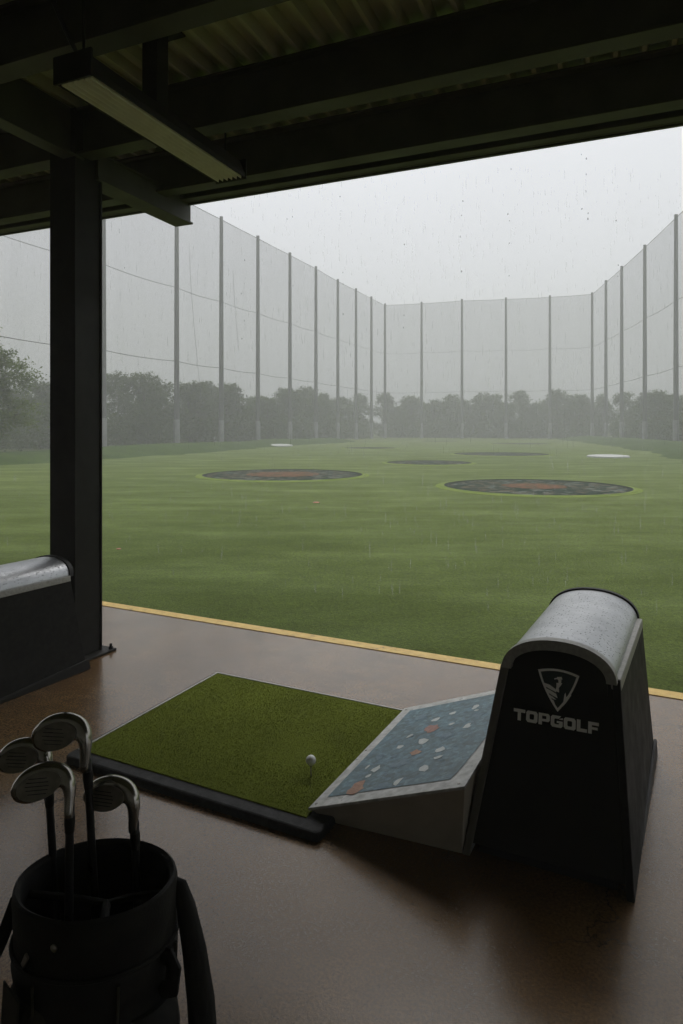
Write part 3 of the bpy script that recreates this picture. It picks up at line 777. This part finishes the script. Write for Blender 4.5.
fig = [
    [(.47, .16), (.58, .14), (.60, .20), (.52, .23), (.46, .21)],                     # cap
    [(.50, .22), (.58, .22), (.57, .30), (.51, .30)],                                  # head
    [(.40, .20), (.47, .18), (.47, .21), (.41, .23)],
    [(.46, .30), (.60, .29), (.56, .36), (.52, .42), (.53, .52), (.44, .50), (.46, .40)],   # torso
    [(.14, .34), (.30, .37), (.44, .45), (.46, .53), (.30, .47), (.17, .42)],          # wing
    [(.17, .45), (.32, .50), (.46, .56), (.50, .66), (.38, .62), (.26, .56)],
    [(.26, .59), (.38, .64), (.47, .70), (.40, .70), (.30, .65)],
    [(.33, .70), (.40, .72), (.44, .80), (.38, .78)],
    [(.66, .54), (.685, .50), (.70, .60), (.74, .56), (.77, .60), (.79, .52), (.82, .54), (.70, .74), (.62, .84), (.64, .68)],   # skyline
]
prints(sh, [[Sh(*p) for p in q] for q in fig], .003, 0)
sh.build('emblem', [M['print_grey'], M['print_teal']], front, recalc=False)

# second bay's dispenser, cut by the left edge of the photograph
DL = W(-.658 - 3.385, 2.390 - .40)
disp2, _ = dispenser(DL, 'black ball dispenser of next bay, cut by left edge beside the column'); disp2.scale = (1, 1, .93)

def ball_ramp(parent):
    r = empty('ball_ramp'); r.parent = parent
    r.location = (-.618, -.082, 0)
    L, V, z0, z1 = .646, 1.030, .060, .304
    def top(u, v, lift=0): return Vector((u, v, z0 + (z1 - z0) * u / L + lift))
    ramp = MB()
    # tray plate
    ramp.hexa([top(0, 0, -.012), top(L, 0, -.012), top(L + .03, V, -.012), top(.03, V, -.012), top(0, 0), top(L, 0), top(L + .03, V), top(.03, V)])
    o = ramp.build('tray_plate', M['ramp_border'], r, bevel=.002)
    b = MB()
    b.hexa([Vector((.070, .044, 0)), Vector((.612, .086, 0)), Vector((L + .02, V - .02, 0)), Vector((.09, V - .02, 0)),
            top(.012, .008, -.0135), top(L - .002, .008, -.0135), top(L + .02, V - .02, -.0135), top(.035, V - .02, -.0135)])
    b.build('wedge_body', M['ramp_side'], r, bevel=.003)
    g = MB(); gl = .002
    pts = [(.050, .072), (.572, .072), (.592, .17), (.620, .40), (.640, .62), (.655, .965), (.085, .965)]
    g.add([top(u, v, gl) for u, v in pts], [tuple(range(len(pts)))], 0)
    rnd = random.Random(4)
    def patch(u, v, su, sv, m, n=9):
        a0 = rnd.random(); vs_ = []
        for k in range(n):
            a = 2 * pi * (k + a0) / n; q = .55 + .75 * rnd.random()
            vs_.append(top(u + .82 * su * q * cos(a), v + .82 * sv * q * sin(a), gl + .0012))
        g.add(vs_, [tuple(range(n))], m)
    for u, v, su, sv in ((.30, .755, .030, .030), (.372, .80, .022, .024), (.475, .82, .022, .032), (.497, .59, .022, .030), (.222, .59, .020, .028), (.215, .475, .024, .026),
                         (.315, .495, .034, .042), (.44, .375, .025, .032), (.455, .29, .022, .018), (.42, .20, .040, .036), (.34, .112, .026, .040), (.182, .275, .025, .034)):
        patch(u, v, su, sv, 1)
    patch(.318, .63, .050, .072, 2, 12); patch(.325, .385, .030, .032, 3, 10); patch(.165, .115, .045, .062, 3, 12)
    for u, v, su, sv in ((.285, .285, .045, .045), (.425, .515, .036, .046), (.28, .10, .03, .03), (.15, .40, .03, .04), (.52, .70, .035, .04), (.20, .82, .03, .05)): patch(u, v, su, sv, 4, 11)
    for _ in range(16): patch(rnd.uniform(.12, .56), rnd.uniform(.13, .9), rnd.uniform(.008, .018), rnd.uniform(.010, .024), rnd.choice((4, 4, 1)), 6)
    for u, v in ((.022, .030), (.022 + .03, V - .030), (L - .03, .030), (.030, V * .5)):
        sc_ = MB(); sc_.lathe([(.0065, .0), (.006, .0022), (.003, .003), (.0004, .003)], 12); q = sc_.build('screw', M['metal_bit'], o, smooth=True)
        q.location = top(u, v, .0); q.rotation_euler = (0, -math.atan2(z1 - z0, L), 0)
    g.build('map_panel', [M['graphic'], M['white_print'], M['red_print'], M['orange_print'], M['blue_print']], o, recalc=False)
    return r
ball_ramp(disp)

# ------------------------------------------------------------------ hitting mat, tee, ball
mx, my, _ = W(-2.52, 2.20)
mat = empty('hitting_mat', (mx, my, 0), -TH, 'square green turf hitting mat in black rubber tray', 'golf mat')
b = MB(); r = .022
prof = [(-.035, 0.0), (-.04, .012), (-.034, .03), (-.018, .042), (.0, .046)]
x0, x1, y0, y1 = -.035, 1.345, 0.010, 1.20
def rr(off, z, rad=.028, n=6):
    pts = []
    for (cx_, cy_, a0) in ((x1 + off - rad, y1 + off - rad, 0), (x0 - off + rad, y1 + off - rad, pi / 2), (x0 - off + rad, y0 - off + rad, pi), (x1 + off - rad, y0 - off + rad, 3 * pi / 2)):
        for k in range(n + 1): a = a0 + pi / 2 * k / n; pts.append((cx_ + rad * cos(a), cy_ + rad * sin(a), z))
    return pts
b.rings([rr(0, 0), rr(0, .026), rr(-.003, .0335), rr(-.009, .0365), rr(-.012, .0368)])
b.build('rubber_tray', M['rubber'], mat)
b = MB(); b.box(-.014, -.002, .075, 1.185, .0362, .0425); b.box(-.014, 1.25, 1.171, 1.183, .0363, .0426); b.build('bevel_sheen', M['grey_trim'], mat, bevel=.002)  # grey strips paint the sky's reflection along the tray's bevel
b = MB(); b.box(0.004, 1.251, .079, 1.164, .0370, .0412); rnd = random.Random(31)
for _ in range(70000):                                       # pile of the turf
    x, y = rnd.uniform(0, 1.255), rnd.uniform(.075, 1.168); a = rnd.random() * pi; w_ = rnd.uniform(.0007, .0014); h_ = rnd.uniform(.0025, .0055)
    wear = max(0, 1 - ((x - .93) ** 2 + (y - .52) ** 2) / .05); h_ *= 1 - .45 * wear
    dx, dy = cos(a) * w_, sin(a) * w_; lx_, ly_ = rnd.gauss(0, .0014), rnd.gauss(-.0006, .0014)
    b.add([(x - dx, y - dy, .0407), (x + dx, y + dy, .0407), (x + lx_, y + ly_, .0410 + h_)], [(0, 1, 2)])
b.build('turf', M['turf'], mat, recalc=False)

bx, by = -.137, 2.91
b = MB(); b.lathe([(.002, -.006), (.0035, .0), (.0035, .036), (.005, .042), (.0078, .049), (.0068, .050), (.002, .0475)], 14)
tag(b.build('golf_tee', M['wood_tee'], loc=(bx, by, .0425), smooth=True), 'thin golf tee stuck in the green mat under the ball', 'golf tee')
def make_ball_mat():
    m, nt, bs = new_mat('golf_ball_white'); bs.inputs['Base Color'].default_value = (.90, .90, .88, 1); bs.inputs['Roughness'].default_value = .35
    tc = nt.nodes.new('ShaderNodeTexCoord'); v = nt.nodes.new('ShaderNodeTexVoronoi'); v.inputs['Scale'].default_value = 230
    nt.links.new(tc.outputs['Object'], v.inputs['Vector']); bump(nt, bs, v.outputs['Distance'], .5, .002); return m
b = MB(); R0 = .0225
b.lathe([(max(.0004, R0 * sin(pi * k / 18)), -R0 * cos(pi * k / 18)) for k in range(19)], 28)
tag(b.build('golf_ball', make_ball_mat(), loc=(bx, by, .0425 + .0475 + R0), smooth=True), 'white golf ball resting on the tee', 'golf ball')

# ------------------------------------------------------------------ golf bag
GX, GY, GZ = -.416, 1.105, .838
bag = empty('golf_bag', (GX, GY, 0), 0, 'black stand golf bag with carry strap in the near left corner', 'golf bag')
RB = .134
def el(rx, ry, z, n=48, ox=0, oy=0): return [(ox + rx * cos(2 * pi * k / n), oy + ry * sin(2 * pi * k / n), z) for k in range(n)]
b = MB()
def crease(mb, amp, f=11.0):
    for i, (x, y, z) in enumerate(mb.v):
        k = 1 + amp * (mnoise.noise(Vector((x * f, y * f, z * f * .7))) + .6 * mnoise.noise(Vector((x * f * 2.6, y * f * 2.6, z * f * 1.1 + 5)))); mb.v[i] = (x * k, y * k, z + .03 * amp * mnoise.noise(Vector((x * 20, y * 20, z))))
def wob(z, base): return base + .0045 * sin(z * 37) + .003 * sin(z * 71 + 1)
zs = [0.0, .015] + [.04 + .0235 * k for k in range(31)]
rings = [el(wob(z, .118 + .012 * z / .745) * (0.95 if z == 0 else 1), wob(z, .100 + .004 * z / .745) * (0.95 if z == 0 else 1), z) for z in zs]
b.rings(rings, cap1=False); crease(b, .030)
b.build('body', M['bag_cloth'], bag, smooth=True)
b = MB()   # collar: thick rolled cuff, open on top
b.rings([el(.130, .104, .735), el(RB - .001, .106, .745), el(RB, .107, .80), el(RB + .001, .107, .826), el(RB - .001, .105, .836), el(RB - .005, .101, .839), el(RB - .010, .096, .835), el(RB - .0115, .0945, .829)], cap0=False, cap1=False)
crease(b, .016, 9.0)
b.build('collar', M['bag_rim'], bag, smooth=True)
b = MB(); b.rings([el(RB - .0115, .0945, .829), el(RB - .013, .093, .80), el(RB - .016, .090, .70), el(RB - .02, .086, .62)], cap0=False)
b.build('liner', M['dark_void'], bag, smooth=True)
b = MB(); b.tube([(RB * 1.012 * cos(2 * pi * k / 40), .108 * sin(2 * pi * k / 40), .748) for k in range(41)], .0035, 6); b.build('collar_piping', M['bag_rim'], bag, smooth=True)
# dividers
b = MB()
b.tube([(-.118, .010, .800), (-.05, .010, .794), (.02, -.004, .794), (.06, .01, .796), (.118, .014, .800)], .0065, 8); b.build('divider_bar', M['bag_rim'], bag, smooth=True)
b = MB(); b.tube([(.018, -.004, .794), (.03, -.05, .794), (.045, -.088, .800)], .0075, 8); b.build('divider_bar', M['bag_rim'], bag, smooth=True)
# pockets
def pocket(ang, w, z0, z1, depth, mt, nm='pocket'):
    mb = MB(); R = []
    for z, d in ((z0, .3), (z0 + .02, .8), (z0 + .06, 1), (z1 - .06, 1), (z1 - .02, .8), (z1, .25)):
        row = []
        for k in range(17):
            f = k / 16 * 2 - 1; a = ang + f * w; e = max(0, 1 - abs(f) ** 3.5)
            rr_ = .120 + .012 * z + depth * d * e; row.append((rr_ * cos(a), rr_ * .80 * sin(a), z))
        for k in range(16, -1, -1):
            f = k / 16 * 2 - 1; a = ang + f * w; row.append((.105 * cos(a), .085 * sin(a), z))
        R.append(row)
    mb.rings(R); crease(mb, .020); return mb.build(nm, mt, bag, smooth=True)
p1 = pocket(-2.35, .42, .28, .70, .030, M['bag_panel']); p2 = pocket(-1.45, .36, .10, .60, .045, M['bag_cloth']); pocket(-.45, .40, .12, .66, .028, M['bag_cloth']); pocket(.9, .5, .1, .6, .03, M['bag_cloth'])
b = MB(); b.tube([(.157 * cos(a), .124 * sin(a), .655 + .006 * sin(a * 3)) for a in [-2.72 + .74 * k / 8 for k in range(9)]], .0028, 6); b.build('zip', M['metal_bit'], p1, smooth=True)
# small metal tabs
b = MB(); b.box(-.0045, .0045, -.002, .002, -.016, .016)
o = b.build('zip_pull', M['metal_bit'], bag, bevel=.001); o.location = (-.080, -.0865, .765); o.rotation_euler = (.1, .6, -.6)
b = MB(); b.lathe([(.001, -.002), (.006, -.001), (.006, .002), (.003, .004), (.001, .004)], 12)
o = b.build('snap_button', M['metal_bit'], bag, smooth=True); o.location = (-.026, -.1045, .800); o.rotation_euler = (pi / 2, 0, -.3)
for a in (-2.05, -1.05, -.1):
    b = MB(); b.tube([((.123 + .012 * z + .006) * cos(a + .25 * (z - .7)), (.103 + .004 * z + .006) * sin(a + .25 * (z - .7)), z) for z in (.735, .66, .58, .48, .36, .22)], .003, 6); b.build('seam', M['bag_panel'], bag, smooth=True)
b = MB(); b.box(-.03, .03, -.0015, .0015, -.055, .055)
o = b.build('side_panel', M['bag_panel'], bag, bevel=.001); o.location = (-.098, -.100, .672); o.rotation_euler = (-.06, 0, -.75)
# lift handle and padded strap on the right, webbing loop on the left
b = MB(); b.tube([(.128, .010, .822), (.138, .012, .815), (.149, .010, .78), (.165, .004, .71), (.178, -.004, .63), (.186, -.012, .54), (.188, -.02, .44), (.165, -.02, .35), (.125, -.02, .28)],
                 [.009, .012, .016, .020, .023, .024, .023, .018, .011], 12, flat=(.55, 1.0)); b.build('shoulder_strap', M['bag_cloth'], bag, smooth=True)
b = MB(); b.tube([(.118, -.035, .735), (.134, -.045, .738), (.144, -.05, .725), (.140, -.05, .69), (.122, -.04, .68)], .011, 10, flat=(.7, 1.3)); b.build('lift_handle', M['bag_rim'], bag, smooth=True)
b = MB(); b.tube([(-.128, .02, .80), (-.142, .01, .79), (-.148, -.01, .76), (-.156, -.02, .735), (-.166, -.03, .71)], .008, 8, flat=(.5, 1.4)); b.build('webbing', M['bag_cloth'], bag, smooth=True)
b = MB(); b.tube([(-.166 + .014 * cos(a), -.03 + .006 * sin(a), .698 + .016 * sin(a)) for a in [2 * pi * k / 18 for k in range(19)]], .003, 6); b.build('buckle_ring', M['metal_bit'], bag, smooth=True)
b = MB(); b.tube([(-.168, -.03, .686), (-.178, -.035, .62), (-.182, -.03, .52), (-.175, -.02, .42), (-.125, -.01, .33)], [.010, .018, .022, .018, .010], 10, flat=(.45, 1.2)); b.build('shoulder_strap', M['bag_cloth'], bag, smooth=True)
b = MB(); b.tube([(-.150, -.07, .70), (-.158, -.075, .60), (-.160, -.075, .50), (-.150, -.07, .40)], .0035, 6); b.build('stand_leg', M['metal_bit'], bag, smooth=True)

# ------------------------------------------------------------------ golf clubs
def club(p_heel, p_grip, yaw, scale, label, wide=1.0, roll=0.0):
    """head up, grip down in the bag; head reaches out to -x of its own frame"""
    ph, pg = Vector(p_heel), Vector(p_grip)
    t = empty('golf_club', p_heel, 0, label, 'golf club', 'golf clubs standing in the bag')
    d = (pg - ph)
    dn = d.normalized()
    b = MB(); b.tube([dn * (.030 * scale), dn * (.09 * scale), d * .6, d], [.0078, .0068, .0076, .0092], 12); b.build('shaft', M['club_dark'], t, smooth=True)
    # ferrule
    b = MB(); b.tube([dn * .050 * scale, dn * .062 * scale, dn * .078 * scale], [.0086, .0088, .0074], 12); b.build('ferrule', M['steel_black'], t, smooth=True)
    # head: rings swept from the hosel round into the blade
    S_ = scale
    path = [(0, -.052, .0075, .0075), (0, -.030, .0080, .0080), (.0005, -.010, .0095, .010), (-.002, .008, .0135, .0135), (-.012, .018, .020, .0175), (-.028, .019, .0265, .0205),
            (-.046, .015, .0300, .0215), (-.064, .008, .0290, .0205), (-.079, .000, .0235, .0170), (-.088, -.005, .0150, .0115), (-.0925, -.008, .0060, .0050)]
    mb = MB(); R = []; nn = 20
    for i, (x, z, ra, rb) in enumerate(path):
        a, c = path[max(0, i - 1)], path[min(len(path) - 1, i + 1)]
        tx, tz = c[0] - a[0], c[1] - a[1]; q = math.hypot(tx, tz); tx, tz = tx / q, tz / q
        nx, nz = -tz, tx                        # in-plane normal
        ring = []
        for k in range(nn):
            an = 2 * pi * k / nn; ca, sa = cos(an), sin(an)
            ff = sa
            if i > 3 and sa < 0: ff = max(sa, -.62)      # flattened striking side (towards -y)
            ring.append(((x + nx * ra * ca) * S_ * wide, rb * ff * S_, (z + nz * ra * ca) * S_))
        R.append(ring)
    mb.rings(R); h = mb.build('head', M['club_head'], t, smooth=True); sb = h.modifiers.new('smooth', 'SUBSURF'); sb.levels = 1; sb.render_levels = 2; h.rotation_euler = (roll, 0.0, yaw)
    # face insert with score lines
    fb = MB(); m_ = 22
    cx_, cz_ = -.048 * S_ * wide, .009 * S_
    oy = -.0142 * S_
    poly = [(cx_ + .0355 * S_ * wide * cos(2 * pi * k / m_), oy, cz_ + .0225 * S_ * sin(2 * pi * k / m_) - .12 * .03 * S_ * cos(2 * pi * k / m_) * -1.6) for k in range(m_)]
    fb.rings([poly, [(x, y + .003, z) for x, y, z in poly]])
    f = fb.build('face', M['club_face'], h)
    gb = MB()
    for k in range(5):
        z = cz_ + (-.012 + .006 * k) * S_; w_ = (.022 - .0018 * abs(k - 2) ** 1.5) * S_ * wide
        gb.box(cx_ - w_, cx_ + w_ * .75, oy - .0008, oy - .0002, z - .0006, z + .0006)
    gb.build('score_lines', M['club_dark'], f)
    return t
def at(x, y, Y): return Vector(((x - 341.5) * Y / 650, Y, 1.6 + (428 - y) * Y / 650))
club(at(86, 741, 1.15), (GX + .015, GY + .045, .12), -.10, 1.06, 'tallest golf club, its head highest above the bag', 1.0, -.15)
club(at(47, 763, 1.17), (GX - .050, GY + .045, .12), -.05, .98, 'golf club at far left, head cut close to left edge', 1.0, -.15)
club(at(70, 787, 1.08), (GX - .045, GY - .02, .12), .18, .96, 'golf club in front with broad tilted face, left in bag', 1.0, -.25)
club(at(134, 804, 1.16), (GX + .075, GY + .045, .12), -.22, 1.0, 'golf club at right of bag with lowest, darkest head', 1.06, -.1)

# ------------------------------------------------------------------ rain
rnd = random.Random(21)
def drop(mb, p, r, l):
    x, y, z = p; n = 6
    mb.rings([[(x + q * r * cos(2 * pi * k / n), y + q * r * sin(2 * pi * k / n), z + e * l) for k in range(n)] for q, e in ((.15, -.5), (.8, -.36), (1, -.15), (.75, .15), (.4, .35), (.08, .5))])
b = MB()
for _ in range(4200):
    d = 5.5 + 26 * rnd.random() ** 1.2; a = rnd.uniform(-.56, .56)
    x, y = d * math.tan(a), d
    if x * ST + y * CT < 4.9: continue
    drop(b, (x, y, rnd.uniform(0, 1.6 + d * .40)), .0018 + .00009 * d, .05 + .11 * rnd.random())
tag(b.build('rain', M['rain'], recalc=False, smooth=True), 'falling raindrops over the field', 'rain', kind='stuff')
b = MB()
cols = [(-2.9, 9), (-2.45, 6), (-2.0, 8), (-1.5, 5), (-1.05, 8), (-.7, 9), (-.2, 12), (.0, 5), (.42, 6), (.62, 10), (1.1, 5), (1.6, 6), (2.1, 4), (-4.6, 6), (-4.2, 6), (-5.0, 5)]
for u, nmax in cols:
    for _ in range(int(nmax * .6)):
        x, y, _z = R_(u + rnd.gauss(0, .012), 4.69 + rnd.uniform(-.02, .05)); zz = 3.45 - 1.1 * rnd.random() ** 1.3
        drop(b, (x, y, zz), rnd.uniform(.0022, .0046), rnd.uniform(.009, .018))
tag(b.build('eave_drips', M['drip'], recalc=False, smooth=True), 'dark water drops falling from the roof edge', 'rain', kind='stuff')

# ------------------------------------------------------------------ rain mist filling the air
b = MB(); b.box(-160, 160, -30, 260, -1, 46)
mist = b.build('mist', make_mist())
tag(mist, 'grey rain mist hanging over the field', 'mist', kind='stuff')

# ------------------------------------------------------------------ sky, sun, camera
SUN_EL, SUN_AZ = radians(60), radians(10)      # azimuth from +Y towards +X
w = bpy.data.worlds.new('World'); sc.world = w; w.use_nodes = True
nt = w.node_tree; bg = nt.nodes['Background']
sky = nt.nodes.new('ShaderNodeTexSky'); sky.sky_type = 'NISHITA'; sky.sun_disc = False
sky.sun_elevation = SUN_EL; sky.sun_rotation = SUN_AZ; sky.air_density = 1.5; sky.dust_density = 5.0
hs = nt.nodes.new('ShaderNodeHueSaturation'); hs.inputs['Saturation'].default_value = .12
nt.links.new(sky.outputs[0], hs.inputs['Color'])
tc = nt.nodes.new('ShaderNodeTexCoord'); sx = nt.nodes.new('ShaderNodeSeparateXYZ'); nt.links.new(tc.outputs['Generated'], sx.inputs[0])
cl = nt.nodes.new('ShaderNodeTexNoise'); cl.inputs['Scale'].default_value = 1.6; cl.inputs['Detail'].default_value = 4
nt.links.new(tc.outputs['Generated'], cl.inputs['Vector'])
g = ramp(nt, sx.outputs['Z'], [(0.0, (5.5, 5.75, 6.2)), (0.25, (7.6, 7.85, 8.45)), (1.0, (11.3, 11.6, 12.2))])
cr = ramp(nt, cl.outputs['Fac'], [(.3, .92), (.7, 1.06)])
g2 = mixc(nt, g.outputs['Color'], cr.outputs['Color'], 1.0, 'MULTIPLY')
mixed = mixc(nt, hs.outputs['Color'], g2, .75)
nt.links.new(mixed, bg.inputs['Color']); bg.inputs['Strength'].default_value = .119

sl = bpy.data.lights.new('sun', 'SUN'); sl.energy = 1.3; sl.angle = radians(34); sl.color = (1, .97, .93)
so = bpy.data.objects.new('sun', sl); col.objects.link(so)
dv = Vector((sin(SUN_AZ) * cos(SUN_EL), cos(SUN_AZ) * cos(SUN_EL), sin(SUN_EL)))
so.rotation_euler = (-dv).to_track_quat('-Z', 'Y').to_euler(); so.location = (0, 20, 40)

cd = bpy.data.cameras.new('camera'); cam = bpy.data.objects.new('camera', cd); col.objects.link(cam)
cam.location = (0, 0, 1.6); cam.rotation_euler = (pi / 2, 0, 0)
cd.sensor_fit = 'VERTICAL'; cd.sensor_height = 36; cd.lens = 650 / 1024 * 36; cd.shift_y = -84 / 1024
cd.clip_start = .05; cd.clip_end = 3000
sc.camera = cam

sc.view_settings.view_transform = 'Standard'; sc.view_settings.look = 'None'; sc.view_settings.exposure = 0; sc.view_settings.gamma = 1
cy_ = sc.cycles
cy_.use_denoising = True
cy_.max_bounces = 10; cy_.diffuse_bounces = 4; cy_.glossy_bounces = 4; cy_.transparent_max_bounces = 24; cy_.volume_bounces = 3; cy_.transmission_bounces = 6
cy_.sample_clamp_indirect = 4
